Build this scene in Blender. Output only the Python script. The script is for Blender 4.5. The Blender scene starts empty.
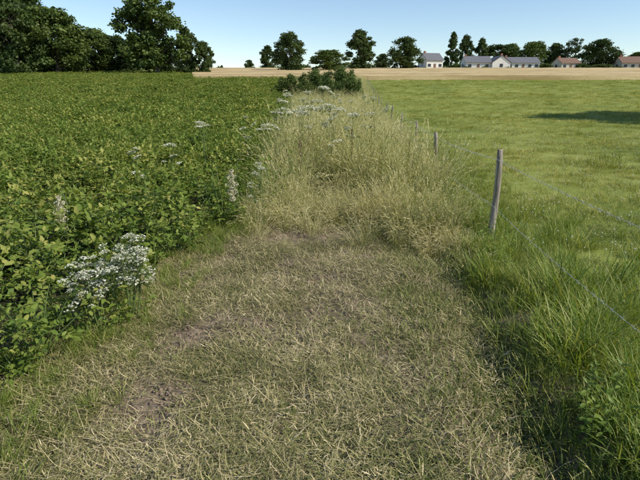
import bpy, math, numpy as np
from mathutils import Vector
R = np.random.RandomState(7)
scene = bpy.context.scene
PI = math.pi

# ------------------------------------------------------------ helpers
class MB:
    """mesh builder"""
    def __init__(s): s.V=[];s.F=[];s.A=[];s.M=[];s.n=0
    def add(s, verts, faces_by_size, v, mat=0):
        N,k,_=verts.shape
        v=np.asarray(v,dtype=float)
        if v.ndim==0: v=np.full(N,float(v))
        if v.ndim==1: v=np.repeat(v[:,None],k,axis=1)
        s.V.append(verts.reshape(-1,3)); s.A.append(v.reshape(-1))
        off=s.n+np.arange(N)[:,None]*k
        for f in faces_by_size:
            s.F.append(off+np.array(f)[None,:]); s.M.append(mat)
        s.n+=N*k
    def mesh(s,name,mats,smooth=False):
        me=bpy.data.meshes.new(name)
        V=np.concatenate(s.V).astype(np.float32); me.vertices.add(len(V)); me.vertices.foreach_set('co',V.ravel())
        li=[];st=[];mi=[];c=0
        for F,m in zip(s.F,s.M):
            n,k=F.shape
            li.append(F.ravel()); st.append(c+np.arange(n)*k); mi.append(np.full(n,m)); c+=n*k
        li=np.concatenate(li).astype(np.int32); st=np.concatenate(st).astype(np.int32); mi=np.concatenate(mi).astype(np.int32)
        me.loops.add(len(li)); me.loops.foreach_set('vertex_index',li)
        me.polygons.add(len(st)); me.polygons.foreach_set('loop_start',st)
        for m in mats: me.materials.append(m)
        me.polygons.foreach_set('material_index',mi)
        if smooth: me.polygons.foreach_set('use_smooth',np.ones(len(st),dtype=bool))
        me.update(calc_edges=True)
        a=me.attributes.new('v','FLOAT','POINT'); a.data.foreach_set('value',np.concatenate(s.A).astype(np.float32))
        return me
def obj(name,me,loc=(0,0,0),link=True,parent=None):
    o=bpy.data.objects.new(name,me); o.location=loc
    if link: scene.collection.objects.link(o)
    if parent: o.parent=parent
    return o
def nz(x,y,s=1.0,seed=0):
    r=np.random.RandomState(seed+100); o=0*x
    for i in range(7):
        a=r.rand()*2*PI; f=(0.6+1.7*r.rand())/s; p=r.rand()*9
        o=o+np.sin((x*math.cos(a)+y*math.sin(a))*f*2+p+1.3*np.sin((x*math.sin(a)-y*math.cos(a))*f*1.1+p*2))
    return o/7.0*1.6
def ss(a,b,x): t=np.clip((x-a)/(b-a),0,1); return t*t*(3-2*t)
def fence_x(y): return 1.60+0.074*np.asarray(y,dtype=float)
def left_edge(y):
    return np.interp(y,[-5,2.2,3.84,6.45,12,30,70,90,200],[-2.1,-1.78,-1.5,-1.2,-1.3,-2.0,-4.0,-6,-16])
def H(x,y):
    x=np.asarray(x,dtype=float);y=np.asarray(y,dtype=float)
    d=np.clip(y-10,0,40); h=.5*.055*d*d/40+.055*np.clip(y-50,0,150)-0.01*np.clip(y-215,0,900)
    far=np.clip(1-(y-6)/8,0,1)
    xd=1.0+.05*y+.05*np.sin(y*2.1)
    h=h-.10*np.exp(-((x-xd)/.17)**2)*far
    h=h+.06*np.exp(-((x-fence_x(y)+.1)/.38)**2)*far
    inst=np.clip(1-np.abs(x)/3,0,1)*far
    h=h+inst*(.030*nz(x,y,.55,1)+.014*nz(x,y,.13,2)+.006*nz(x,y,.06,6))
    h=h+.04*nz(x,y,5,3)*np.clip(y/10-.5,0,1)
    return h
TILT=math.radians(17.35); CT,ST=math.cos(TILT),math.sin(TILT); CH=1.65
def pix(u,v,Y):
    x=(u-320)/480; y=(240-v)/480; yd=CT+y*ST; t=Y/yd
    return x*t, CH+(y*CT-ST)*t
# ------------------------------------------------------------ materials
def foliage(name,cols,trans=.3,rough=.55,rnd=.25,patch=.25,pscale=.6,spec=.3,tcol=None):
    m=bpy.data.materials.new(name); m.use_nodes=True; nt=m.node_tree; N=nt.nodes; L=nt.links; N.clear()
    out=N.new('ShaderNodeOutputMaterial')
    at=N.new('ShaderNodeAttribute'); at.attribute_name='v'
    oi=N.new('ShaderNodeObjectInfo')
    ge=N.new('ShaderNodeNewGeometry')
    no=N.new('ShaderNodeTexNoise'); no.inputs['Scale'].default_value=pscale; no.inputs['Detail'].default_value=2
    L.new(ge.outputs['Position'],no.inputs['Vector'])
    a=N.new('ShaderNodeMath'); a.operation='MULTIPLY_ADD'; L.new(oi.outputs['Random'],a.inputs[0]); a.inputs[1].default_value=rnd; a.inputs[2].default_value=-rnd/2
    b=N.new('ShaderNodeMath'); b.operation='ADD'; L.new(a.outputs[0],b.inputs[0]); L.new(at.outputs['Fac'],b.inputs[1])
    c=N.new('ShaderNodeMath'); c.operation='MULTIPLY_ADD'; L.new(no.outputs['Fac'],c.inputs[0]); c.inputs[1].default_value=patch*2; c.inputs[2].default_value=-patch
    d=N.new('ShaderNodeMath'); d.operation='ADD'; L.new(b.outputs[0],d.inputs[0]); L.new(c.outputs[0],d.inputs[1]); d.use_clamp=True
    r=N.new('ShaderNodeValToRGB'); L.new(d.outputs[0],r.inputs[0])
    el=r.color_ramp.elements
    while len(el)<len(cols): el.new(.5)
    for i,cc in enumerate(cols):
        el[i].position=i/(len(cols)-1); el[i].color=(*cc,1)
    p=N.new('ShaderNodeBsdfPrincipled'); p.inputs['Roughness'].default_value=rough; p.inputs['Specular IOR Level'].default_value=spec
    L.new(r.outputs[0],p.inputs['Base Color'])
    if trans>0:
        t=N.new('ShaderNodeBsdfTranslucent')
        mx=N.new('ShaderNodeMix'); mx.data_type='RGBA'; mx.blend_type='MULTIPLY'; mx.inputs[0].default_value=1
        L.new(r.outputs[0],mx.inputs[6]); mx.inputs[7].default_value=tcol or (1.4,1.3,.5,1)
        L.new(mx.outputs[2],t.inputs['Color'])
        ms=N.new('ShaderNodeMixShader'); ms.inputs[0].default_value=trans
        L.new(p.outputs[0],ms.inputs[1]); L.new(t.outputs[0],ms.inputs[2]); L.new(ms.outputs[0],out.inputs[0])
    else: L.new(p.outputs[0],out.inputs[0])
    return m
def noisy(name,c1,c2,scale=5,rough=.85,bump=.0,vec=None,detail=6,stretch=None):
    m=bpy.data.materials.new(name); m.use_nodes=True; nt=m.node_tree; N=nt.nodes; L=nt.links
    p=N['Principled BSDF']; p.inputs['Roughness'].default_value=rough; p.inputs['Specular IOR Level'].default_value=.25
    tc=N.new('ShaderNodeTexCoord'); mp=N.new('ShaderNodeMapping'); L.new(tc.outputs['Object'],mp.inputs[0])
    if stretch: mp.inputs['Scale'].default_value=stretch
    no=N.new('ShaderNodeTexNoise'); no.inputs['Scale'].default_value=scale; no.inputs['Detail'].default_value=detail
    L.new(mp.outputs[0],no.inputs['Vector'])
    r=N.new('ShaderNodeValToRGB'); r.color_ramp.elements[0].color=(*c1,1); r.color_ramp.elements[1].color=(*c2,1)
    r.color_ramp.elements[0].position=.3; r.color_ramp.elements[1].position=.7
    L.new(no.outputs['Fac'],r.inputs[0]); L.new(r.outputs[0],p.inputs['Base Color'])
    if bump:
        b=N.new('ShaderNodeBump'); b.inputs['Strength'].default_value=bump; b.inputs['Distance'].default_value=.02
        L.new(no.outputs['Fac'],b.inputs['Height']); L.new(b.outputs[0],p.inputs['Normal'])
    return m

M_pot=foliage('potato_leaf',[(.044,.080,.014),(.108,.172,.026),(.195,.255,.045),(.38,.36,.10)],.30,.6,.25,.34,.35,.25)
M_stem=foliage('green_stem',[(.07,.11,.03),(.14,.18,.06)],.0)
M_lush=foliage('lush_grass',[(.060,.10,.014),(.145,.220,.030),(.26,.33,.060),(.46,.43,.16)],.33,.5,.2,.25,.9)
M_past=foliage('pasture_grass',[(.075,.12,.02),(.20,.245,.042),(.35,.355,.085),(.56,.49,.22)],.3,.6,.3,.6,.30)
M_straw=foliage('cut_grass_straw',[(.09,.105,.028),(.235,.225,.078),(.43,.355,.175),(.64,.54,.33)],.0,.75,.2,.42,1.7)
M_mown=foliage('mown_green_grass',[(.065,.10,.018),(.155,.20,.042),(.28,.30,.085),(.46,.41,.18)],.2,.6,.2,.25,1.2)
M_tall=foliage('tall_dry_grass',[(.10,.145,.03),(.245,.27,.078),(.47,.445,.20),(.70,.62,.37)],.25,.6,.3,.46,.9)
M_white=foliage('white_umbel_flowers',[(.34,.37,.22),(.62,.62,.52),(.80,.80,.74)],.2,.7,.1,.05)
M_cream=foliage('cream_flowers',[(.38,.33,.20),(.55,.50,.34),(.66,.62,.46)],.0,.8,.1,.05)
M_brown=foliage('dock_seeds',[(.13,.08,.045),(.22,.14,.08),(.30,.20,.11)],.0,.8,.1,.05)
M_leafD=foliage('tree_leaf_dark',[(.024,.046,.010),(.052,.085,.018),(.095,.13,.03)],.18,.6,.25,.1,.1)
M_leafL=foliage('tree_leaf_light',[(.042,.074,.015),(.082,.125,.025),(.135,.175,.04)],.2,.6,.25,.1,.1)
M_bark=noisy('bark',(.05,.04,.03),(.13,.11,.085),8,.9,.3)
M_wood=noisy('weathered_wood',(.09,.072,.052),(.46,.41,.33),9,.85,.6,stretch=(6,6,.55))
M_steel=noisy('galvanised_wire',(.35,.35,.34),(.5,.5,.48),20,.45)
M_clod=noisy('dry_soil',(.14,.10,.07),(.30,.235,.17),9,.95,.5)
# ------------------------------------------------------------ geometry generators
def blades(mb,base,az,L,lean,curl,w,v,mat=0,nseg=4,tw=None,turn=None):
    N=len(L); p=base.copy(); th=lean.copy(); az=az.copy()
    vs=[]
    for i in range(nseg+1):
        s=i/nseg; out=np.stack([np.cos(az),np.sin(az)],1)
        a2=az+PI/2+(0 if tw is None else tw)
        side=np.stack([np.cos(a2),np.sin(a2),np.zeros(N)],1)
        if i<nseg:
            ww=(w*(.75+.5*s if s<.5 else 1.0*(1-(s-.5)*1.2)))[:,None]*.5
            vs+= [p-side*ww,p+side*ww]
        else: vs.append(p)
        if i<nseg:
            st=(L/nseg)
            p=p+np.stack([out[:,0]*np.sin(th)*st,out[:,1]*np.sin(th)*st,np.cos(th)*st],1)
            th=th+curl/nseg
            if turn is not None: az=az+turn/nseg
    fs=[(2*i,2*i+1,2*i+3,2*i+2) for i in range(nseg-1)]+[(2*nseg-2,2*nseg-1,2*nseg)]
    mb.add(np.stack(vs,1),[f for f in fs],v,mat)
    return p
def tuft(name,n,rad,Lr,wr,mat,lean=(.05,.5),curl=(.3,1.4),vr=(0,1),seed=0,pw=1,nseg=4):
    r=np.random.RandomState(seed); mb=MB()
    a=r.rand(n)*2*PI; q=rad*np.sqrt(r.rand(n)); base=np.stack([q*np.cos(a),q*np.sin(a),np.full(n,-.02)],1)
    az=a+r.randn(n)*1.0
    L=r.uniform(*Lr,n)
    blades(mb,base,az,L,r.uniform(*lean,n),r.uniform(*curl,n),r.uniform(*wr,n),vr[0]+(vr[1]-vr[0])*r.rand(n)**pw,tw=r.uniform(-.6,.6,n),nseg=nseg)
    return mb.mesh(name,[mat])
def tube(mb,path,radii,v,mat,sides=6):
    path=np.asarray(path,float); n=len(path); ring=[]
    for i in range(n):
        d=path[min(i+1,n-1)]-path[max(i-1,0)]; d=d/(np.linalg.norm(d)+1e-9)
        a=np.array([1,0,0]) if abs(d[0])<.8 else np.array([0,1,0])
        u=np.cross(d,a);u/=np.linalg.norm(u); w=np.cross(d,u)
        t=np.arange(sides)*2*PI/sides
        ring.append(path[i]+radii[i]*(np.cos(t)[:,None]*u+np.sin(t)[:,None]*w))
    V=np.concatenate(ring)[None]
    fs=[]
    for i in range(n-1):
        for j in range(sides):
            k=(j+1)%sides; fs.append((i*sides+j,i*sides+k,(i+1)*sides+k,(i+1)*sides+j))
    mb.add(V,fs,v,mat)
def rotm(n,r=R):
    q=r.randn(n,4); q/=np.linalg.norm(q,axis=1)[:,None]; w,x,y,z=q.T
    return np.stack([np.stack([1-2*(y*y+z*z),2*(x*y-z*w),2*(x*z+y*w)],1),np.stack([2*(x*y+z*w),1-2*(x*x+z*z),2*(y*z-x*w)],1),np.stack([2*(x*z-y*w),2*(y*z+x*w),1-2*(x*x+y*y)],1)],1)
def frames(d,up):
    d=d/np.linalg.norm(d,axis=1)[:,None]; x=np.cross(d,up); x/=(np.linalg.norm(x,axis=1)[:,None]+1e-9); z=np.cross(x,d)
    return np.stack([x,d,z],2)
LEAF=np.array([[0,0,0],[-.30,.38,.07],[0,.42,0],[.30,.38,.07],[-.20,.78,.03],[0,.80,-.02],[.20,.78,.03],[0,1.05,-.10]])
LEAFF=[(0,2,1),(0,3,2),(1,2,5,4),(2,3,6,5),(4,5,7),(5,6,7)]
LEAF2=np.array([[0,0,0],[-.30,.5,.08],[0,.5,0],[.30,.5,.08],[0,1.05,-.08]])
LEAFF2=[(0,2,4,1),(0,3,4,2)]
def leaves(mb,pos,d,up,size,v,mat=0,wid=1.0,lod=0):
    M=frames(d,up); T=(LEAF2 if lod else LEAF).copy(); T[:,0]*=wid
    V=np.einsum('nij,kj->nki',M,T)*size[:,None,None]+pos[:,None,:]
    mb.add(V,LEAFF2 if lod else LEAFF,v,mat)
def nrm(a): return a/(np.linalg.norm(a,axis=-1,keepdims=True)+1e-9)

def potato(name,seed,hh=.5,nst=9,ls=1.0,nk=7,lod=0):
    r=np.random.RandomState(seed); mb=MB(); P=[];D=[];U=[];S=[];VV=[]
    for s in range(nst):
        a=r.rand()*2*PI; lean=r.uniform(.1,.85); L=hh*r.uniform(.75,1.2)
        path=[];p=np.array([.05*math.cos(a),.05*math.sin(a),0.]);th=lean*.5
        for i in range(5):
            path.append(p.copy()); p=p+L/4*np.array([math.sin(th)*math.cos(a),math.sin(th)*math.sin(a),math.cos(th)]); th+=lean*.28
        if not lod: tube(mb,path,[.007,.006,.005,.004,.002],.4,1,4)
        path=np.array(path)
        for k in range(nk):
            t=1.2+2.8*k/(nk-1)+r.uniform(-.2,.2); t=min(t,3.99); i=int(t); q=path[i]+(path[i+1]-path[i])*(t-i)
            aa=a+k*2.4+r.uniform(-.5,.5); el=r.uniform(.1,1.0) if k<nk-1 else 1.2
            cl=r.uniform(.13,.21)*(1-.35*k/(nk-1))
            dd=np.array([math.cos(aa)*math.cos(el),math.sin(aa)*math.cos(el),math.sin(el)])
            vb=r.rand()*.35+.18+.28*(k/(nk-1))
            if r.rand()<.025: vb+=.5
            side=nrm(np.cross(dd,[0,0,1.]))
            for j,(tt,sg,sz) in enumerate([(.32,-1,.040),(.34,1,.040),(.58,-1,.050),(.60,1,.050),(.82,-1,.047),(.84,1,.047),(.95,0,.060)]):
                pp=q+dd*cl*tt+np.array([0,0,-.3*cl*tt*tt])
                ld=dd*(.5 if sg else 1)+side*sg*.9+np.array([0,0,r.uniform(-.8,.3)])
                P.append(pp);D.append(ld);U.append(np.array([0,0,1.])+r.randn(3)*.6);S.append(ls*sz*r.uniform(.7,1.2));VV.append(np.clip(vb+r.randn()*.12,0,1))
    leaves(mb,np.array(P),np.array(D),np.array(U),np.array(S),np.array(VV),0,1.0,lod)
    return mb.mesh(name,[M_pot,M_stem])

def umbel_plant(name,seed,h,n_umb,ur,mat,spread=.3,leafy=8,dense=1.0,stems=1,dome=.25,fs=1.0):
    r=np.random.RandomState(seed); mb=MB(); FP=[];FS=[];FV=[]
    for s in range(stems):
        ox=r.randn(2)*.11*(stems>1); lean=r.randn(2)*.08; hs=h*(1-.3*r.rand()*(s>0))
        top=np.array([ox[0]+lean[0]*h,ox[1]+lean[1]*h,hs])
        base=np.array([ox[0]*.4,ox[1]*.4,-.05])
        tube(mb,[base,(base+top)/2+np.array([.01,.01,0]),top],[.006,.005,.003],.5,1,5)
        for k in range(n_umb):
            a=k*2.4+r.rand(); 
            if k==0: c=top+np.array([0,0,.03])
            else: c=base+(top-base)*r.uniform(.66,.98)+np.array([math.cos(a),math.sin(a),0])*spread*r.uniform(.3,1)+np.array([0,0,h*.04*r.randn()])
            st=base+(top-base)*r.uniform(.5,.75)
            if k: tube(mb,[st,(st+c)/2+np.array([0,0,-.02]),c-np.array([0,0,.04])],[.004,.003,.002],.5,1,4)
            R0=ur*r.uniform(.5,1.2); tl=r.randn(2)*.25; vb=r.uniform(.25,.75)
            nr=int(18*dense)
            for j in range(nr):
                q=math.sqrt((j+.5)/nr)*R0*r.uniform(.85,1.1); b=j*2.4
                e=c+np.array([q*math.cos(b),q*math.sin(b),.02-dome*q*q/R0+tl[0]*q*math.cos(b)+tl[1]*q*math.sin(b)+r.randn()*R0*.05])
                tube(mb,[c-np.array([0,0,.05*R0/.08]),e],[.0012,.001],.6,1,3)
                m=8; ff=e+np.stack([r.randn(m)*R0*.09,r.randn(m)*R0*.09,r.randn(m)*R0*.05],1)
                FP.append(ff);FS.append(fs*r.uniform(.005,.010,m)*(R0/.08)**.5);FV.append(np.clip(vb+r.randn(m)*.3,0,1))
    FP=np.concatenate(FP);FS=np.concatenate(FS);FV=np.concatenate(FV);n=len(FP)
    T=np.array([[-.5,-.5,0],[.5,-.5,0],[.5,.5,0],[-.5,.5,0]])
    up=np.array([0,0,1.])
    V=np.einsum('nij,kj->nki',frames(np.stack([r.randn(n),r.randn(n),r.randn(n)*.3],1),up+r.randn(n,3)*.5),T)*FS[:,None,None]*1.3+FP[:,None,:]
    mb.add(V,[(0,1,2,3)],FV,0)
    if leafy:
        n=leafy*6; a=r.rand(n)*2*PI; z=r.rand(n)*h*.75; q=r.uniform(.02,.18,n)
        pos=np.stack([q*np.cos(a),q*np.sin(a),z],1); d=np.stack([np.cos(a+r.randn(n)*.5),np.sin(a+r.randn(n)*.5),r.uniform(-.3,.6,n)],1)
        leaves(mb,pos,d,up+r.randn(n,3)*.4,r.uniform(.04,.09,n),r.rand(n)*.5+.3,2,.7)
    return mb.mesh(name,[mat,M_stem,M_pot])

def tallgrass(name,seed,nb=50,ns=16,h=1.0,droop=1.0,green=0.0):
    r=np.random.RandomState(seed); mb=MB()
    a=r.rand(nb)*2*PI; q=.15*np.sqrt(r.rand(nb)); base=np.stack([q*np.cos(a),q*np.sin(a),np.full(nb,-.03)],1)
    blades(mb,base,a+r.randn(nb)*.8,r.uniform(.3,.95,nb)*h,r.uniform(.03,.4,nb),r.uniform(.5,2.2,nb)*droop,r.uniform(.004,.008,nb),np.clip(r.rand(nb)**1.15*.9-green,0,1),tw=r.uniform(-.8,.8,nb),nseg=5)
    a=r.rand(ns)*2*PI; q=.12*np.sqrt(r.rand(ns)); base=np.stack([q*np.cos(a),q*np.sin(a),np.full(ns,-.03)],1)
    az=a+r.randn(ns)*.8; L=r.uniform(.6,1.2,ns)*h; le=r.uniform(.02,.40,ns); cu=r.uniform(.1,1.2,ns)*droop; vv=np.clip(r.uniform(.5,1.15,ns)-green*.7,0,1)
    tip=blades(mb,base,az,L,le,cu,np.full(ns,.0035),vv,nseg=5)
    th=le+cu*.9; ax=np.stack([np.cos(az)*np.sin(th),np.sin(az)*np.sin(th),np.cos(th)],1)
    m=14; t=np.tile(np.linspace(0,1,m),ns); I=np.repeat(np.arange(ns),m)
    pos=tip[I]-ax[I]*(t*.15*h)[:,None]; rr=(.003+.014*np.sin(np.clip(t,0,1)*PI*.9))
    d=r.randn(len(I),3); d=nrm(d)*.7+ax[I]*1.2
    pos=pos+nrm(d)*rr[:,None]*.6
    T=np.array([[0,-.5,0],[.24,0,0],[0,.8,0],[-.24,0,0]])
    V=np.einsum('nij,kj->nki',frames(d,r.randn(len(I),3)),T)*r.uniform(.013,.025,len(I))[:,None,None]+pos[:,None,:]
    mb.add(V,[(0,1,2,3)],vv[I],0)
    return mb.mesh(name,[M_tall])

def straw_patch(name,seed,n=260,rad=.22,green=0.):
    r=np.random.RandomState(seed); mb=MB()
    a=r.rand(n)*2*PI; q=rad*np.sqrt(r.rand(n)); base=np.stack([q*np.cos(a),q*np.sin(a),r.uniform(0,.018,n)],1)
    main=r.rand()*PI; az=np.where(r.rand(n)<.35,main+r.randn(n)*.5,r.rand(n)*2*PI)
    lng=r.rand(n)<.06
    blades(mb,base,az,np.where(lng,r.uniform(.10,.22,n),.008+.07*r.rand(n)**1.8),r.uniform(.9,1.60,n),r.uniform(-.4,.8,n)*np.where(lng,.3,1),np.where(lng,.0022,r.uniform(.0015,.0055,n)),np.clip(r.rand(n)**1.15-green,0,1),nseg=3,turn=r.randn(n)*.6)
    return mb.mesh(name,[M_straw])

# ------------------------------------------------------------ scatter
def baked(name,meshes,P,rotz,scl,tilt=0.1,idx=None):
    """many copies merged into one single mesh object"""
    N=len(P)
    if idx is None: idx=R.randint(0,len(meshes),N)
    if scl.ndim==1: scl=np.stack([scl]*3,1)
    tx=R.randn(N)*tilt; ty=R.randn(N)*tilt
    Vs=[];As=[];Ls=[];Ss=[];Ms=[];vo=0;lo=0
    for k,m in enumerate(meshes):
        I=np.where(idx==k)[0]; n=len(I)
        if n==0: continue
        nv=len(m.vertices); co=np.empty(nv*3,np.float32); m.vertices.foreach_get('co',co); co=co.reshape(-1,3)
        va=np.empty(nv,np.float32); m.attributes['v'].data.foreach_get('value',va)
        nl=len(m.loops); li=np.empty(nl,np.int32); m.loops.foreach_get('vertex_index',li)
        npo=len(m.polygons); ls=np.empty(npo,np.int32); m.polygons.foreach_get('loop_start',ls); mi=np.empty(npo,np.int32); m.polygons.foreach_get('material_index',mi)
        V=co[None]*scl[I][:,None,:]
        c,s=np.cos(rotz[I])[:,None],np.sin(rotz[I])[:,None]
        X=V[...,0]*c-V[...,1]*s; Y=V[...,0]*s+V[...,1]*c; Z=V[...,2]
        X2=X+Z*ty[I][:,None]; Y2=Y+Z*tx[I][:,None]; Z2=Z-X*ty[I][:,None]*.6-Y*tx[I][:,None]*.6
        V=np.stack([X2,Y2,Z2],2)+P[I][:,None,:]
        Vs.append(V.reshape(-1,3)); rr=(R.rand(n)-.5)*.2; As.append((va[None]+rr[:,None]).ravel())
        Ls.append((li[None]+(vo+np.arange(n)*nv)[:,None]).ravel()); Ss.append((ls[None]+(lo+np.arange(n)*nl)[:,None]).ravel()); Ms.append(np.tile(mi,n))
        vo+=n*nv; lo+=n*nl
    me=bpy.data.meshes.new(name); V=np.concatenate(Vs).astype(np.float32); me.vertices.add(len(V)); me.vertices.foreach_set('co',V.ravel())
    Lx=np.concatenate(Ls).astype(np.int32); Sx=np.concatenate(Ss).astype(np.int32)
    me.loops.add(len(Lx)); me.loops.foreach_set('vertex_index',Lx); me.polygons.add(len(Sx)); me.polygons.foreach_set('loop_start',Sx)
    for mt in meshes[0].materials: me.materials.append(mt)
    me.polygons.foreach_set('material_index',np.concatenate(Ms).astype(np.int32)); me.update(calc_edges=True)
    a=me.attributes.new('v','FLOAT','POINT'); a.data.foreach_set('value',np.concatenate(As).astype(np.float32))
    print(name,'faces',len(Sx))
    return obj(name,me)
def scatter(name,meshes,P,rotz,scl,tilt=0.1,idx=None):
    N=len(P); col=bpy.data.collections.new(name+'_kinds')
    for i,m in enumerate(meshes):
        o=bpy.data.objects.new('%s_kind_%02d'%(name,i),m); col.objects.link(o)
    me=bpy.data.meshes.new(name); me.vertices.add(N); me.vertices.foreach_set('co',P.astype(np.float32).ravel())
    rot=np.stack([R.randn(N)*tilt,R.randn(N)*tilt,rotz],1)
    a=me.attributes.new('rot','FLOAT_VECTOR','POINT'); a.data.foreach_set('vector',rot.astype(np.float32).ravel())
    if scl.ndim==1: scl=np.stack([scl]*3,1)
    a=me.attributes.new('scl','FLOAT_VECTOR','POINT'); a.data.foreach_set('vector',scl.astype(np.float32).ravel())
    if idx is None: idx=R.randint(0,len(meshes),N)
    a=me.attributes.new('idx','INT','POINT'); a.data.foreach_set('value',idx.astype(np.int32))
    o=obj(name,me)
    ng=bpy.data.node_groups.new(name+'_gn','GeometryNodeTree')
    ng.interface.new_socket('Geometry',in_out='INPUT',socket_type='NodeSocketGeometry'); ng.interface.new_socket('Geometry',in_out='OUTPUT',socket_type='NodeSocketGeometry')
    n=ng.nodes; L=ng.links; gi=n.new('NodeGroupInput'); go=n.new('NodeGroupOutput'); ip=n.new('GeometryNodeInstanceOnPoints')
    ci=n.new('GeometryNodeCollectionInfo'); ci.inputs['Collection'].default_value=col; ci.inputs['Separate Children'].default_value=True; ci.inputs['Reset Children'].default_value=True
    def na(nm,ty):
        x=n.new('GeometryNodeInputNamedAttribute'); x.data_type=ty; x.inputs['Name'].default_value=nm; return x.outputs['Attribute']
    e=n.new('FunctionNodeEulerToRotation')
    L.new(gi.outputs[0],ip.inputs['Points']); L.new(ci.outputs[0],ip.inputs['Instance']); ip.inputs['Pick Instance'].default_value=True
    L.new(na('idx','INT'),ip.inputs['Instance Index']); L.new(na('rot','FLOAT_VECTOR'),e.inputs[0]); L.new(e.outputs[0],ip.inputs['Rotation'])
    L.new(na('scl','FLOAT_VECTOR'),ip.inputs['Scale']); L.new(ip.outputs[0],go.inputs[0])
    md=o.modifiers.new('scatter','NODES'); md.node_group=ng
    print(name,'instances',N)
    return o
def rnd_pts(n,x0,x1,y0,y1):
    return R.uniform(x0,x1,n),R.uniform(y0,y1,n)
def rings(dens,x_of,ybands):
    X=[];Y=[]
    for (y0,y1),d in zip(ybands,dens):
        xs=[x_of(y0),x_of(y1)]; xa=min(xs[0][0],xs[1][0]); xb=max(xs[0][1],xs[1][1])
        n=int((xb-xa)*(y1-y0)*d); x,y=rnd_pts(n,xa,xb,y0,y1)
        X.append(x);Y.append(y)
    return np.concatenate(X),np.concatenate(Y)
def put(x,y,dz=0): return np.stack([x,y,H(x,y)+dz],1)

# ------------------------------------------------------------ terrain
def grow(a,b,first,ratio):
    o=[a];s=first
    while o[-1]<b: o.append(o[-1]+s); s=min(s*ratio,80)
    return o
xp=grow(3,1500,.06,1.09); xs=np.array(sorted([-q for q in xp]+list(np.arange(-2.97,2.98,.03))+xp))
ys=np.array([-40,-20,-10,-5,-3,-1,0]+list(np.arange(.5,8,.03))+grow(8,3000,.06,1.05))
GX,GY=np.meshgrid(xs,ys); nx,ny=len(xs),len(ys)
Z=H(GX,GY)
V=np.stack([GX,GY,Z],2)
me=bpy.data.meshes.new('ground'); me.vertices.add(nx*ny); me.vertices.foreach_set('co',V.astype(np.float32).ravel())
i=np.arange(nx-1)[None,:]+np.arange(ny-1)[:,None]*nx
F=np.stack([i,i+1,i+1+nx,i+nx],2).reshape(-1,4)
me.loops.add(F.size); me.loops.foreach_set('vertex_index',F.ravel().astype(np.int32)); me.polygons.add(len(F)); me.polygons.foreach_set('loop_start',(np.arange(len(F))*4).astype(np.int32))
me.polygons.foreach_set('use_smooth',np.ones(len(F),dtype=bool)); me.update(calc_edges=True)
wob=.12*nz(GX,GY,.6,5)
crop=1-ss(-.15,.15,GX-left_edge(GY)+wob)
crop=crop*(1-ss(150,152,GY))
mown=ss(-.15,.15,GX-left_edge(GY)+wob)*(1-ss(.3,.6,GX-(.95+.05*GY)+wob))*(1-ss(6.4,7.4,GY+wob))
for nm,arr in (('crop',crop),('mown',mown)):
    a=me.attributes.new(nm,'FLOAT','POINT'); a.data.foreach_set('value',arr.ravel().astype(np.float32))
g=bpy.data.materials.new('ground'); g.use_nodes=True; N=g.node_tree.nodes; L=g.node_tree.links; p=N['Principled BSDF']; p.inputs['Roughness'].default_value=.95; p.inputs['Specular IOR Level'].default_value=.1
ge=N.new('ShaderNodeNewGeometry')
def gn(scale,det,cols):
    no=N.new('ShaderNodeTexNoise'); no.inputs['Scale'].default_value=scale; no.inputs['Detail'].default_value=det; no.inputs['Roughness'].default_value=.65; L.new(ge.outputs['Position'],no.inputs['Vector'])
    r=N.new('ShaderNodeValToRGB'); L.new(no.outputs['Fac'],r.inputs[0]); el=r.color_ramp.elements
    while len(el)<len(cols): el.new(.5)
    for i,c in enumerate(cols): el[i].position=.28+.44*i/(len(cols)-1); el[i].color=(*c,1)
    return no,r
_,c_p=gn(.25,9,[(.12,.165,.034),(.22,.255,.055),(.33,.335,.10)])
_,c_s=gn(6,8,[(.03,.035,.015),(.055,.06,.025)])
nm_,c_m=gn(14,12,[(.09,.065,.045),(.22,.165,.115),(.38,.30,.215)])
def mixc(f,a,b):
    m=N.new('ShaderNodeMix'); m.data_type='RGBA'; L.new(f,m.inputs[0]); L.new(a,m.inputs[6]); L.new(b,m.inputs[7]); return m.outputs[2]
def attr(n_):
    a=N.new('ShaderNodeAttribute'); a.attribute_name=n_; return a.outputs['Fac']
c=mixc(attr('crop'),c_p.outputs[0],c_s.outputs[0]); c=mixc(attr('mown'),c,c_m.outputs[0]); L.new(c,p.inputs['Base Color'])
b=N.new('ShaderNodeBump'); b.inputs['Strength'].default_value=1; b.inputs['Distance'].default_value=.03; L.new(nm_.outputs['Fac'],b.inputs['Height']); L.new(b.outputs[0],p.inputs['Normal'])
me.materials.append(g); obj('ground',me)

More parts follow.
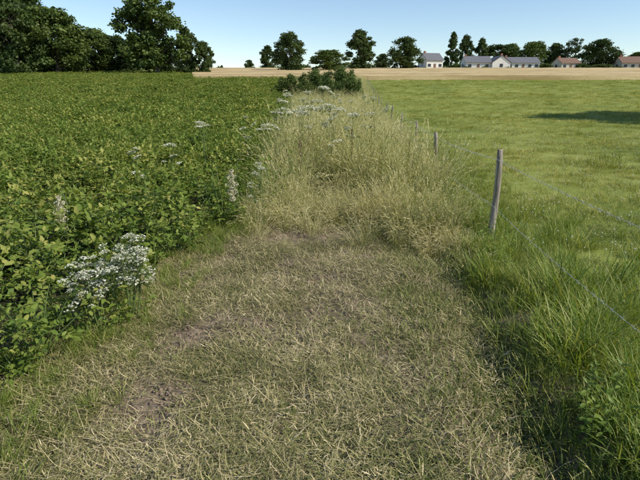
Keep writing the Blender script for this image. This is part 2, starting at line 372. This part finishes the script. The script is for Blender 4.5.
def wheat():
    U=np.linspace(0,1,240); Wd=np.linspace(0,1,60)
    xf=-0.245*92+U*(170+0.245*92); yf=90+2.5*np.sin(U*5)
    xb=-0.245*205+U*(420+.245*205); yb=np.full_like(U,198)
    X=xf[None]+(xb-xf)[None]*Wd[:,None]; Y=yf[None]+(yb-yf)[None]*Wd[:,None]
    Zt=H(X,Y)+.72+.05*nz(X,Y,1.5,8)
    rows=[np.stack([X[0],Y[0]-.15,H(X[0],Y[0])-.1],1)]+[np.stack([X[i],Y[i],Zt[i]],1) for i in range(60)]+[np.stack([X[-1],Y[-1]+.1,H(X[-1],Y[-1])-.1],1)]
    V=np.concatenate(rows); fs=[]
    for i in range(61):
        for j in range(239): fs.append((i*240+j,i*240+j+1,(i+1)*240+j+1,(i+1)*240+j))
    me=bpy.data.meshes.new('wheat'); me.from_pydata(V.tolist(),[],fs)
    m=bpy.data.materials.new('ripe_wheat'); m.use_nodes=True; N=m.node_tree.nodes; L=m.node_tree.links; p=N['Principled BSDF']; p.inputs['Roughness'].default_value=.9
    p.inputs['Specular IOR Level'].default_value=.1
    tc=N.new('ShaderNodeTexCoord'); mp=N.new('ShaderNodeMapping'); mp.inputs['Scale'].default_value=(.04,.25,.3); L.new(tc.outputs['Object'],mp.inputs[0])
    n1=N.new('ShaderNodeTexNoise'); n1.inputs['Scale'].default_value=1; n1.inputs['Detail'].default_value=6; L.new(mp.outputs[0],n1.inputs['Vector'])
    r=N.new('ShaderNodeValToRGB'); L.new(n1.outputs['Fac'],r.inputs[0]); e=r.color_ramp.elements; e[0].position=.35; e[1].position=.65; e[0].color=(.36,.26,.12,1); e[1].color=(.64,.50,.27,1)
    n2=N.new('ShaderNodeTexNoise'); n2.inputs['Scale'].default_value=6; n2.inputs['Detail'].default_value=4; L.new(tc.outputs['Object'],n2.inputs['Vector'])
    mx=N.new('ShaderNodeMix'); mx.data_type='RGBA'; mx.blend_type='MULTIPLY'; mx.inputs[0].default_value=.5; L.new(r.outputs[0],mx.inputs[6])
    hs=N.new('ShaderNodeValToRGB'); L.new(n2.outputs['Fac'],hs.inputs[0]); hs.color_ramp.elements[0].color=(.5,.5,.5,1); hs.color_ramp.elements[1].color=(1,1,1,1); hs.color_ramp.elements[0].position=.3; hs.color_ramp.elements[1].position=.6
    L.new(hs.outputs[0],mx.inputs[7]); L.new(mx.outputs[2],p.inputs['Base Color'])
    me.materials.append(m); obj('wheat_field',me)
wheat()

# ------------------------------------------------------------ potato field
kinds=[potato('potato_plant_%d'%k,20+k,h,n) for k,(h,n) in enumerate([(.47,9),(.50,10),(.42,9),(.48,8)])]
lods=[potato('potato_plant_mid_%d'%k,24+k,.46,9,1.08,7,1) for k in range(4)]+[potato('potato_plant_far_%d'%k,30+k,.47,8,1.5,5,1) for k in range(4)]
X=[];Y=[]
for j in range(0,150):
    x0=-j*.70
    y=np.arange(.3,142,.28)
    xx=x0+R.randn(len(y))*.12-.18; yy=y+R.randn(len(y))*.10
    xx=xx+left_edge(yy)
    end=np.where(xx<-.235*yy-1,142,89)
    keep=(yy<end)&(xx>-.80*yy-3.5)
    thin=R.rand(len(yy))<np.interp(yy,[0,12,30,60,142],[1,.95,.5,.3,.2])
    X.append(xx[keep&thin]);Y.append(yy[keep&thin])
X=np.concatenate(X);Y=np.concatenate(Y)
sc=R.uniform(.75,1.25,len(X))*(1+.17*nz(X,Y,2.0,11)+.13*nz(X,Y,.6,12))
near=np.clip((left_edge(Y)-X)/.5,.0,1); sc*= .8+.2*near
wide=np.interp(Y,[0,14,30,60,142],[1,1,1.4,1.8,2.2])
sv=np.stack([sc*wide,sc*wide,sc*np.interp(Y,[0,40,142],[1,1,1.2])],1)
ki=np.where(Y<6,R.randint(0,4,len(X)),np.where(Y<16,R.randint(4,8,len(X)),R.randint(8,12,len(X))))
scatter('potato_crop',kinds+lods,put(X,Y,-.02),R.rand(len(X))*2*PI,sv,.1,ki)

# ------------------------------------------------------------ mown strip
HOLES=[(-.50,5.35,.62),(-.50,3.15,.30),(.28,3.5,.28),(.15,4.1,.18),(-.95,3.0,.2),(.55,2.5,.17),(-.8,2.3,.16),(-.3,4.4,.2),(-1.0,4.0,.2),(.6,4.6,.15)]
inb=lambda x,y,m=0:(x>left_edge(y)-.3+.2*nz(x,y,.5,19))&(x<1.0+m+.05*y+.12*nz(x,y,.35,18))
straws=[straw_patch('cut_grass_%d'%k,40+k,260,.22,.20*(k%3)/2) for k in range(6)]
x,y=rnd_pts(3000,-2.4,1.7,.5,7.2)
dn=.66+.45*nz(x,y,.5,21)+.35*nz(x,y,.15,22)-.30*ss(.5,1.2,x-.05*y)
for (bx,by,br) in HOLES: dn-=.95*np.exp(-(((x-bx)/br)**2+((y-by)/(br*.8))**2))
k=inb(x,y,.1)&(R.rand(len(x))<np.maximum(dn,.07))
x,y=x[k],y[k]
baked('cut_grass_litter',straws,put(x,y,.003),R.rand(len(x))*2*PI,R.uniform(.7,1.3,len(x)),.12)
short=[tuft('mown_tuft_%d'%k,50,.11,(.02,.09),(.0022,.0048),M_mown,(.1,1.4),(.2,1.6),(0,1),60+k,1,3) for k in range(4)]
x,y=rnd_pts(7000,-2.4,2.0,.5,7.4)
dn=.32+.55*nz(x,y,.45,31)+.25*nz(x,y,.14,32)+.6*ss(-.1,.8,x-.05*y)+.35*ss(-1.0,-1.6,x)
for (bx,by,br) in HOLES: dn-=1.2*np.exp(-(((x-bx)/br)**2+((y-by)/(br*.8))**2))
k=inb(x,y,.28)&(R.rand(len(x))<dn); x,y=x[k],y[k]
s=R.uniform(.55,1.3,len(x))*(1+.9*ss(.2,.9,x-.05*y)+.4*ss(-1.1,-1.7,x))
baked('mown_grass',short,put(x,y),R.rand(len(x))*2*PI,s,.2)
def clods():
    mb=MB(); n=1800; hx_=np.array(HOLES); k=R.randint(0,len(HOLES),n)
    x=hx_[k,0]+R.randn(n)*hx_[k,2]*.6; y=hx_[k,1]+R.randn(n)*hx_[k,2]*.5
    T=np.array([[1,0,0],[0,1,0],[-1,0,0],[0,-1,0],[0,0,1],[0,0,-1.]])
    V=np.einsum('nij,kj->nki',rotm(n),T)*(.003+.014*R.rand(n)**3)[:,None,None]*R.uniform(.6,1.3,(n,6,1))+put(x,y,.002)[:,None,:]
    mb.add(V,[(0,1,4),(1,2,4),(2,3,4),(3,0,4),(1,0,5),(2,1,5),(3,2,5),(0,3,5)],.5,0)
    obj('soil_crumbs',mb.mesh('soil_crumbs',[M_clod]))
clods()

# ------------------------------------------------------------ verge by the fence (lush)
lush=[tuft('lush_tuft_%d'%k,50,.09,(.12,.40),(.0035,.0075),M_lush,(.03,.5),(.3,1.8),(.05,1),80+k,1.1) for k in range(5)]
x,y=rnd_pts(5200,.9,3.6,.5,16)
e=x-(1.04+.05*y+.11*nz(x,y,.4,42))
f=x-fence_x(y)
pr=np.where(e<0,0,np.where(f<.2,1,np.exp(-(f-.2)*2.4)))*np.where(y>7,.6,1)
k=(R.rand(len(x))<pr); x,y,e=x[k],y[k],e[k]
s=R.uniform(.55,1.15,len(x))*(.5+.5*ss(0,.4,e))*(.95+.35*nz(x,y,.5,41))*np.interp(y,[0,4,6,16],[1,.92,.68,.65])
baked('verge_grass',lush,put(x,y),R.rand(len(x))*2*PI,np.clip(s,.2,1.5),.15)

# ------------------------------------------------------------ tall dry grass strip
tall=[tallgrass('tall_grass_%d'%k,100+k,46,17+3*k,[.95,1.05,.85,1.0,.9,.8][k],[.6,1,1.6,.8,1.4,1.2][k],[0,.04,0,.05,.18,.40][k]) for k in range(6)]
n=2600
y=5.2+83*(R.rand(n)**1.9)
xl=left_edge(y)+.55; xr=fence_x(y)-.30-.12*ss(12,4,y)
x=xl-.1+(xr-xl+.2)*R.rand(n)
front=6.1+.8*nz(x,y*0,.35,51)-1.4*ss(.5,1.5,x)+.6*ss(.3,-1,x)
k=(y>front)&((nz(x,y,.55,55)>-.75)|(y>14)); x,y,front=x[k],y[k],front[k]
s=R.uniform(.6,1.15,len(x))*(.52+.48*ss(0,2.0,y-front))*(1+.24*nz(x,y,.7,52))*(1-.35*ss(.9,0,fence_x(y)-x))*np.interp(y,[5,9,25,88],[.98,1,1,1.05])
kind=np.where(R.rand(len(x))<.02+.45*ss(.0,-1.1,x+.02*y)+.18*nz(x,y,.9,57),R.randint(4,6,len(x)),R.randint(0,5,len(x)))
q=y<13
rz=R.rand(len(x))*2*PI
baked('tall_dry_grass',tall,put(x[q],y[q]),rz[q],s[q],.24,kind[q])
scatter('tall_dry_grass',tall,put(x[~q],y[~q]),rz[~q],s[~q],.2,kind[~q])
n=1600; y=1+40*R.rand(n)**1.6
x=left_edge(y)+.12+R.randn(n)*.2+ .8*ss(5.6,8,y)*R.rand(n)
s=R.uniform(.5,1.15,n)*(.45+1.05*ss(4.5,8,y))
scatter('field_edge_grass',lush,put(x,y),R.rand(n)*2*PI,s,.2)
# sparse low fringe in front of the tall grass
n=420; x=R.uniform(-1.0,1.5,n); y=6.15+.35*R.randn(n)-1.2*ss(.4,1.4,x)
scatter('fringe_grass',short+tall[2:3],put(x,y),R.rand(n)*2*PI,np.where(R.rand(n)<.8,1,1)*R.uniform(.3,.55,n)*1.0,.25,np.where(R.rand(n)<.5,4,R.randint(0,4,n)))

# ------------------------------------------------------------ pasture
past=[tuft('pasture_tuft_%d'%k,60,.17,(.05,.17),(.003,.006),M_past,(.05,.8),(.2,1.5),(.05,1),120+k,1.1,3) for k in range(5)]
x,y=rings([30,20,8,3.5,1.8],lambda y:(float(fence_x(y))-.2,y*.78+3),[(.5,6),(6,14),(14,30),(30,55),(55,91)])
k=(x>fence_x(y)-.15)&(x<.78*y+3); x,y=x[k],y[k]
s=R.uniform(.7,1.2,len(x))*(1+.35*nz(x,y,1.6,61))*np.interp(y,[0,14,30,55,89],[1,1.1,1.5,2.2,3.0])
sv=np.stack([s,s,np.minimum(s,R.uniform(.7,1.35,len(x))*(1+.75*nz(x,y,1.1,62)))],1)
scatter('pasture_grass',past,put(x,y),R.rand(len(x))*2*PI,sv,.1)
def daisy(seed):
    r=np.random.RandomState(seed); mb=MB(); n=4
    for i in range(n):
        a=r.rand()*6.28; q=.3*r.rand(); bx,by=q*math.cos(a),q*math.sin(a); h=r.uniform(.10,.24)
        tube(mb,[[bx,by,0],[bx+.01,by,h]],[.0012,.001],.5,1,3)
        c=np.array([bx+.01,by,h]); t=np.arange(8)*PI/4
        for zz,rr in ((0,.009),(.005,.006)):
            V=np.concatenate([[c+[0,0,.005+zz]],c+np.stack([rr*np.cos(t),rr*np.sin(t),0*t+zz],1)])[None]
            mb.add(V,[(0,1+j,1+(j+1)%8) for j in range(8)],.5,0)
    return mb.mesh('clover_%d'%seed,[M_white,M_stem])
x,y=rnd_pts(1400,1.5,16,2,20); k=(x>fence_x(y)+.1)&(nz(x,y,1.5,71)>-.4)&(x<.75*y+2); x,y=x[k],y[k]
scatter('white_clover_flowers',[daisy(1),daisy(2)],put(x,y),R.rand(len(x))*6.28,R.uniform(.6,1.15,len(x)),.1)

# ------------------------------------------------------------ umbellifers
def place(name,me,u,v,Y,ztop,yaw=0):
    X,Zt=pix(u,v,Y); g_=float(H(X,Y)); o=obj(name,me,(X,Y,g_)); s=(Zt-g_)/ztop; o.scale=(min(s,1.3),min(s,1.3),s); o.rotation_euler=(0,0,yaw); return o
hog=[umbel_plant('hogweed_%d'%k,200+k,1.3,5,.10,M_white,.26,4,1.1,1,.2,1.5) for k in range(4)]
for i,(u,v,Y) in enumerate([(320,86,12.5),(285,90,13.5),(300,98,11),(342,104,9.5),(352,113,8.6),(328,113,8.2),(247,116,11),(206,122,9),(172,143,7.0),(131,147,6.6),(378,97,11),(262,125,8.5),(310,91,16),(365,95,18),(340,94,22),(270,108,10),(290,95,20),(333,88,15),(350,100,13),(296,106,9.5),(280,100,12),(312,102,10)]):
    place('hogweed_plant',hog[i%4],u,v,Y,1.36,i*1.3)
big=umbel_plant('yarrow_mass',230,.55,7,.046,M_white,.13,14,.7,8,.6,1.0)
place('white_flowering_plant',big,114,236,3.2,.60,.4)
place('white_flowering_plant',big,95,258,3.05,.60,2.4)
w2=umbel_plant('white_umbel_plant',231,.8,5,.05,M_white,.10,6,.8,2,.5)
place('white_umbel_plant',w2,262,164,6.0,.84,0)
def plume(seed,mat,wd=.06,n=900):
    r=np.random.RandomState(seed); mb=MB()
    tube(mb,[[0,0,0],[.01,0,.4],[0,.01,.8]],[.006,.005,.003],.4,1,5)
    z=r.uniform(.42,.86,n); rad=wd*np.sin((z-.40)/.48*PI)**.6*r.rand(n)**.4*(1+.5*np.sin(z*60))+.004; a=r.rand(n)*6.28
    pos=np.stack([rad*np.cos(a),rad*np.sin(a),z],1); T=np.array([[-.5,-.5,0],[.5,-.5,0],[.5,.5,0],[-.5,.5,0]])
    V=np.einsum('nij,kj->nki',rotm(n,r),T)*r.uniform(.007,.014,n)[:,None,None]+pos[:,None,:]
    mb.add(V,[(0,1,2,3)],r.rand(n),0)
    m=40; a=r.rand(m)*6.28; leaves(mb,np.stack([.02*np.cos(a),.02*np.sin(a),r.rand(m)*.42],1),np.stack([np.cos(a),np.sin(a),r.rand(m)*.6],1),np.array([0,0,1.])+r.randn(m,3)*.3,r.uniform(.08,.16,m),r.rand(m)*.6+.2,2,.6)
    return mb.mesh('plume',[mat,M_stem,M_pot])
pl=plume(5,M_cream); dk=plume(6,M_brown,.015,260)
place('cream_plume_plant',pl,231,168,5.7,.88,0); place('cream_plume_plant',pl,58,194,4.6,.88,1)
for i,(u,v,Y) in enumerate([(352,128,8.3),(410,140,8.0),(300,138,7.6)]): place('dock_plant',dk,u,v,Y,.88,i)
def weed(seed,h=.40):
    r=np.random.RandomState(seed); mb=MB(); 
    for s in range(5):
        a=r.rand()*6.28; o=np.array([.08*math.cos(a),.08*math.sin(a),0]); top=o*1.8+np.array([0,0,h*r.uniform(.7,1.1)])
        tube(mb,[o,top],[.004,.002],.4,1,4); m=16; t=np.repeat(np.linspace(.15,1,8),2); b=np.arange(16)*PI+np.repeat(np.arange(8),2)*PI/2
        leaves(mb,o+(top-o)*t[:,None],np.stack([np.cos(b),np.sin(b),-.1+.8*(t>.9)],1),np.array([0,0,1.])+r.randn(m,3)*.2,r.uniform(.035,.06,m)*(1.25-.5*t),r.rand(m)*.4+.1,0,.65)
    return mb.mesh('nettle',[M_lush,M_stem])
ne=[weed(1),weed(2,.34)]
px=np.array([1.38,1.52,1.7,-1.75,-1.6,-1.55,-1.35,-1.2,-.9,-1.3,-1.7,-1.0,-.7,-.8,-.5]); py=np.array([1.95,2.1,4.4,3.6,4.2,4.9,5.3,5.9,6.3,6.6,3.0,7.0,6.8,7.3,7.0])
scatter('nettle_patch',ne,put(px,py),R.rand(len(px))*6.28,R.uniform(.8,1.1,len(px))*np.where(py>5.5,1.8,1),.1)

# ------------------------------------------------------------ fence
fence=bpy.data.objects.new('wire_fence',None); scene.collection.objects.link(fence)
def post(X,Y,h,r0,seed,tl):
    r=np.random.RandomState(seed); mb=MB(); n=14; S=14; zs=np.linspace(-.3,h,n); rings_=[]
    t=np.arange(S)*2*PI/S; prof=1+.07*r.randn(S)
    for i,z in enumerate(zs):
        rr=r0*(1.05-.12*max(z,0)/h)*prof*(1+.03*r.randn(S)); 
        if i==n-1: rr=rr*.86
        rings_.append(np.stack([rr*np.cos(t)+.009*math.sin(z*5+seed),rr*np.sin(t),np.full(S,z)+(r.randn(S)*.005 if i==n-1 else 0)],1))
    rings_.append(np.array([[0,0,h+.006]]))
    V=np.concatenate(rings_)[None]; fs=[(i*S+j,i*S+(j+1)%S,(i+1)*S+(j+1)%S,(i+1)*S+j) for i in range(n-1) for j in range(S)]+[((n-1)*S+j,(n-1)*S+(j+1)%S,n*S) for j in range(S)]
    mb.add(V,fs,.5,0)
    o=obj('post',mb.mesh('post',[M_wood],True),(X,Y,float(H(X,Y))),parent=fence); o.rotation_euler=(tl[0],tl[1],0)
    return o
posts=[(1.38,-3.2,1.05),(1.62,.95,1.05)]
for u,vt,Y in [(500.5,150,5.05),(438,132,9.0),(417,121,13.2)]:
    X,zt=pix(u,vt,Y); posts.append((X,Y,zt-float(H(X,Y))))
for Y in [17.6,22.5,27,32,37,42,48,55,62,70,78]: posts.append((float(fence_x(Y))+.0,Y,.82+.1*R.rand()))
for i,(X,Y,h) in enumerate(posts): post(X,Y,h,.034 if i!=3 else .034,i+3,(0,0) if i<3 else (R.randn()*.02,R.randn()*.025))
def wire(zf,sag,name,barb=True):
    mb=MB()
    for a,b_ in zip(posts[:-1],posts[1:]):
        pts=[]
        for k in range(13):
            t=k/12; X=a[0]+(b_[0]-a[0])*t-.040; Y=a[1]+(b_[1]-a[1])*t; 
            z0=float(H(a[0],a[1]))+a[2]*zf; z1=float(H(b_[0],b_[1]))+b_[2]*zf
            pts.append([X,Y,z0+(z1-z0)*t-sag*4*t*(1-t)])
        rad=.0016 if a[1]<12 else .002
        tube(mb,pts,[rad]*13,.5,0,4)
        if barb and a[1]<14:
            P_=np.array(pts)
            for q in np.arange(.1,12,.32):
                i0=int(q)
                if i0>11: break
                c_=P_[i0]+(P_[i0+1]-P_[i0])*(q-i0)
                for d_ in ([.012,.004,.012],[-.01,.004,.014]):
                    tube(mb,[c_-np.array(d_),c_+np.array(d_)],[.0011,.0007],.5,0,3)
    obj(name,mb.mesh(name,[M_steel]),parent=fence)
wire(.91,.035,'barbed_wire_top'); wire(.42,.05,'barbed_wire_lower')

# ------------------------------------------------------------ trees
def tree_mesh(name,seed,Hh,Wd,cb=.15,mat=None,nc=70,lp=260,leaf=.34,kind='round',dens=1.0,cs=1.0):
    r=np.random.RandomState(seed); mb=MB()
    def env(s):
        if kind=='cone': return (1-s)**.7*.95+.10
        if kind=='oval': return np.sqrt(np.clip(1-((s-.42)/.6)**2,0.02,1))
        return np.sqrt(np.clip(1-((s-.45)/.58)**2,0.02,1))
    tr=Hh*.022+.08; k=8
    path=[[r.randn()*.012*Hh*(i>0),r.randn()*.012*Hh*(i>0),Hh*.85*i/(k-1)-.3*(i==0)] for i in range(k)]
    tube(mb,path,[tr*(1-.85*i/(k-1))*(1.5 if i==0 else 1) for i in range(k)],.5,1,8); path=np.array(path)
    asym=r.rand()*6.28
    for i in range(nc):
        s=r.rand()**.9; a=r.rand()*2*PI; e=env(s)*Wd*.5*(1+.16*math.sin(2*a+asym)+.12*math.sin(3*a+5*s+asym))
        cr=Wd*r.uniform(.075,.155)*(.7 if kind=='cone' else 1)*(1-.3*s)*cs
        q=max(e-cr*.6,0)*r.rand()**.45
        z=Hh*(cb+(1-cb)*s)-cr*.6*s
        c_=np.array([q*math.cos(a),q*math.sin(a),z])
        if i%2==0:
            zt=max(z-.10*Hh-q*.5,cb*Hh*.7); j=min(int(max(zt,0)/(Hh*.85)*(k-1)),k-2); st=path[j]+(path[j+1]-path[j])*.5
            tube(mb,[st,(st+c_)/2+np.array([0,0,.02*Hh]),c_],[tr*.35,tr*.2,tr*.06],.5,1,5)
        n=int(lp*(cr/(Wd*.12))**1.6*dens); d=nrm(r.randn(n,3))
        lump=1+.3*np.sin(d[:,0]*5+c_[0]*3)*np.sin(d[:,1]*5+c_[2])+.2*np.sin(d[:,2]*7+i)
        pos=c_+d*(cr*lump*r.uniform(.25,1.3,n)**.6)[:,None]*np.array([1.1,1.1,.95])
        T=np.array([[-.5,-.35,0],[.5,-.5,.12],[.55,.5,0],[-.35,.55,.12]])
        up=nrm(d+r.randn(n,3)*.9); M=frames(r.randn(n,3),up)
        V=np.einsum('nij,kj->nki',M,T)*(leaf*r.uniform(.4,1.15,n))[:,None,None]+pos[:,None,:]
        mb.add(V,[(0,1,2,3)],np.clip(.25+.5*r.rand()+.18*r.randn(n),0,1),0)
    return mb.mesh(name,[mat or M_leafD,M_bark])
TB={'A':tree_mesh('round_a',1,12,10,.10,mat=M_leafD,nc=85),'B':tree_mesh('round_b',2,12,9.5,.08,mat=M_leafL,nc=90),'F':tree_mesh('round_f',12,12,10,.06,mat=M_leafD,nc=80),
    'C':tree_mesh('oval_c',3,16,8.5,.06,mat=M_leafL,nc=115,lp=230,kind='oval'),'D':tree_mesh('cone_d',4,12,6.5,.06,mat=M_leafD,nc=70,lp=200,kind='cone',cs=1.2),
    'E':tree_mesh('sparse_e',5,13,9,.20,mat=M_leafD,nc=45,lp=230,dens=.8),'S':tree_mesh('bush_s',6,4,5,.0,mat=M_leafL,nc=50,lp=260,leaf=.15),'G':tree_mesh('oval_g',14,12,8,.05,mat=M_leafD,nc=85,kind='oval',dens=.95)}
DIM={'A':(12,10.5),'B':(12,9.5),'F':(12,10.5),'C':(16,9),'D':(12,7),'E':(13,9.5),'S':(4,5.4),'G':(12,8.4)}
def tree(name,k,u,vt,wpx,Y,yaw=None,base=None):
    X,zt=pix(u,vt,Y); g_=float(H(X,Y)); h0,w0=DIM[k]; s=(zt-g_)/h0*1.02; w=wpx/480/1.06*Y/w0
    o=obj(name,TB[k],(X,Y,g_-.1)); o.scale=(w,w,s); o.rotation_euler=(0,0,R.rand()*6.28 if yaw is None else yaw); return o
TL=[('broadleaf_tree','A',-25,-45,100,128),('broadleaf_tree','F',8,6,58,118),('broadleaf_tree','B',46,8,64,124),('broadleaf_tree','A',18,-14,64,138),
('broadleaf_tree','B',68,26,38,134),('broadleaf_tree','B',92,29,42,140),('broadleaf_tree','F',115,36,40,142),('poplar_tree','C',149,-14,64,122),('broadleaf_tree','G',128,42,30,138),
('poplar_tree','G',185,29,26,124),('poplar_tree','G',203,42,20,124),('broadleaf_tree','A',167,50,30,138),
('broadleaf_tree','A',249,60,12,210),('broadleaf_tree','G',267,46,18,200),('broadleaf_tree','F',290,33,36,150),('broadleaf_tree','B',329,50,38,155),
('broadleaf_tree','G',361,31,32,180),('broadleaf_tree','A',383,54,18,200),('broadleaf_tree','A',406,38,36,185),
('conifer_tree','D',454,33,22,215),('broadleaf_tree','G',467,36,16,225),('broadleaf_tree','G',483,39,16,225),('broadleaf_tree','F',499,45,36,228),('broadleaf_tree','B',512,44,24,232),
('broadleaf_tree','B',535,42,34,226),('broadleaf_tree','A',557,44,26,228),('pine_tree','E',578,38,26,222),('broadleaf_tree','A',602,40,38,212),('broadleaf_tree','B',640,52,24,215),('broadleaf_tree','E',668,44,36,205),('broadleaf_tree','F',712,36,50,205)]
for t in TL: tree(*t)
for (u,vt,w,Y) in [(290,74,34,52),(316,69,38,50),(342,66,38,47),(352,75,28,42),(328,78,30,44),(305,80,26,46)]: tree('hawthorn_bush','S',u,vt,w,Y)
for (u,vt,w,Y) in [(95,62,30,140),(75,60,34,140),(170,66,26,140),(120,64,30,140),(212,73,16,130),(50,64,40,138),(20,64,40,138)]: tree('hawthorn_bush','S',u,vt,w,Y)
for (u,vt,w,Y) in [(440,64,14,202),(456,63,14,202),(545,63,18,202),(583,63,16,202),(602,64,28,200),(485,66,9,199),(508,66,8,199),(415,65,14,203),(527,67,7,199),(466,66,8,199),(619,66,10,199)]: tree('garden_shrub','S',u,vt,w,Y)
# trees outside the frame to the right, whose shadows reach the pasture
for (X,Y,s) in [(24,23.5,.85),(29.5,25.5,.95),(36,25,1.05)]:
    o=obj('broadleaf_tree',TB['A'],(X,Y,float(H(X,Y)))); o.scale=(s,s*.8,s)
def treeline():
    r=np.random.RandomState(9); mb=MB(); X=np.arange(-260,420,4.5)
    for x_ in X:
        y_=300+r.randn()*12; hh=(5.5+3.0*nz(np.array(x_),np.array(0.),25,4))*r.uniform(.7,1.15); hh=max(hh,2.5); n=170
        g_=float(H(x_,y_)); d=nrm(r.randn(n,3)); pos=np.array([x_,y_,g_+hh*.5])+d*r.uniform(.5,1,n)[:,None]*np.array([4,3,hh*.55])
        V=np.einsum('nij,kj->nki',rotm(n,r),np.array([[-.5,-.5,0],[.5,-.5,0],[.5,.5,0],[-.5,.5,0]]))*r.uniform(.6,1.3,n)[:,None,None]+pos[:,None,:]
        mb.add(V,[(0,1,2,3)],np.clip(.4+.2*r.randn()+.15*r.randn(n),0,1),0)
    obj('distant_tree_line',mb.mesh('distant_tree_line',[M_leafL]))
treeline()

# ------------------------------------------------------------ houses
M_wall=noisy('white_render',(.62,.61,.57),(.76,.75,.71),3,.9)
M_wall2=noisy('cream_render',(.50,.45,.37),(.62,.57,.48),3,.9)
M_slate=noisy('slate_roof',(.10,.105,.12),(.19,.19,.20),4,.7,.2)
M_tile=noisy('brown_tile_roof',(.14,.085,.06),(.24,.15,.11),4,.8,.2)
M_glass=noisy('window_glass',(.02,.025,.03),(.05,.06,.07),2,.15)
M_frame=noisy('frame_paint',(.70,.70,.68),(.78,.78,.76),4,.6)
M_brick=noisy('brick',(.25,.12,.08),(.34,.18,.12),12,.9)
def bx(name,par,c,s,mat):
    x,y,z=[q/2 for q in s]; vs=[(a*x,b*y,c_*z) for a in(-1,1) for b in(-1,1) for c_ in(-1,1)]
    me=bpy.data.meshes.new(name); me.from_pydata(vs,[],[(0,1,3,2),(4,6,7,5),(0,4,5,1),(2,3,7,6),(0,2,6,4),(1,5,7,3)]); me.materials.append(mat); return obj(name,me,c,parent=par)
def house(name,X,Y,w,d,hw,hr,wall,roof,yaw=0,wins=4,gable_front=False,chim=1):
    e=bpy.data.objects.new(name,None); scene.collection.objects.link(e); e.location=(X,Y,float(H(X,Y))-.1); e.rotation_euler=(0,0,yaw+(PI/2 if gable_front else 0))
    a,b=w/2,d/2
    vs=[(-a,-b,0),(a,-b,0),(a,b,0),(-a,b,0),(-a,-b,hw),(a,-b,hw),(a,b,hw),(-a,b,hw),(-a,0,hw+hr),(a,0,hw+hr)]
    me=bpy.data.meshes.new('walls'); me.from_pydata(vs,[],[(0,1,5,4),(2,3,7,6),(1,2,6,9,5),(3,0,4,8,7)]); me.materials.append(wall); obj('walls',me,parent=e)
    o=.45; sl=hr/b; zt=hw+hr+.12; ze=hw-.45*sl+.12; T=.16
    vs=[];fs=[]
    for sg in (-1,1):
        n=len(vs); vs+=[(-a-.3,sg*(b+o),ze),(a+.3,sg*(b+o),ze),(a+.3,0,zt),(-a-.3,0,zt),(-a-.3,sg*(b+o),ze+T),(a+.3,sg*(b+o),ze+T),(a+.3,0,zt+T),(-a-.3,0,zt+T)]
        fs+=[(n,n+1,n+2,n+3),(n+4,n+5,n+6,n+7),(n,n+1,n+5,n+4),(n,n+3,n+7,n+4),(n+1,n+2,n+6,n+5)]
    me=bpy.data.meshes.new('roof'); me.from_pydata(vs,[],fs); me.materials.append(roof); obj('roof',me,parent=e)
    for i in range(wins):
        x_=-a+w*(i+.5)/wins
        for sg in (-1,):
            if i==wins//2:
                bx('door',e,(x_,sg*(b+.03),1.05),(1.0,.08,2.1),M_tile)
            else:
                bx('window_frame_%d'%i,e,(x_,sg*(b+.02),1.5),(1.5,.06,1.3),M_frame); bx('window_%d'%i,e,(x_,sg*(b+.06),1.5),(1.3,.05,1.1),M_glass)
    for sg in (-1,1): bx('gable_window',e,(sg*(a+.03),0,hw*.6),(.06,1.2,1.2),M_glass)
    for i in range(chim): bx('chimney_%d'%i,e,(-a+.8+i*(w-1.6),0,hw+hr+.3),(.7,.7,1.3),M_brick)
    return e
def hx(u,Y): return pix(u,68,Y)[0]
house('white_house',hx(430,200),200,7,7,3.4,2.5,M_wall,M_slate,.3,3)
house('white_house',hx(475,204),204,10,8,2.7,2.3,M_wall,M_slate,.0,3)
house('white_bungalow',hx(497,203),203,9,7,2.6,2.4,M_wall,M_slate,0,4,True)
house('white_bungalow',hx(519,205),205,13,8,2.6,2.1,M_wall,M_slate,0,5)
house('brown_roof_house',hx(565,206),206,8,7,2.6,1.9,M_wall2,M_tile,.15,3)
house('brown_roof_house',hx(631,204),204,11,8,2.6,2.3,M_wall2,M_tile,-.1,4)

# ------------------------------------------------------------ light, sky, camera
SE=math.radians(40); AZ=math.radians(112)
sd=Vector((math.sin(AZ)*math.cos(SE),math.cos(AZ)*math.cos(SE),math.sin(SE)))
sl=bpy.data.lights.new('sun','SUN'); sl.energy=5.0; sl.angle=math.radians(.53); sl.color=(1,.93,.80)
so=bpy.data.objects.new('sun',sl); scene.collection.objects.link(so); so.rotation_euler=(-sd).to_track_quat('-Z','Y').to_euler()
w=bpy.data.worlds.new('World'); scene.world=w; w.use_nodes=True; N=w.node_tree.nodes; L=w.node_tree.links
sk=N.new('ShaderNodeTexSky'); sk.sky_type='NISHITA'; sk.sun_disc=False; sk.sun_elevation=SE; sk.sun_rotation=AZ; sk.air_density=1.0; sk.dust_density=.0; sk.ozone_density=2.5
L.new(sk.outputs[0],N['Background'].inputs[0]); N['Background'].inputs[1].default_value=.15
cam=bpy.data.cameras.new('camera'); cam.sensor_width=36; cam.lens=27; cam.clip_end=6000; cam.clip_start=.05
co=bpy.data.objects.new('camera',cam); scene.collection.objects.link(co); co.location=(0,0,CH); co.rotation_euler=(PI/2-TILT,0,0); scene.camera=co
scene.view_settings.view_transform='Standard'; scene.view_settings.look='None'; scene.view_settings.exposure=0
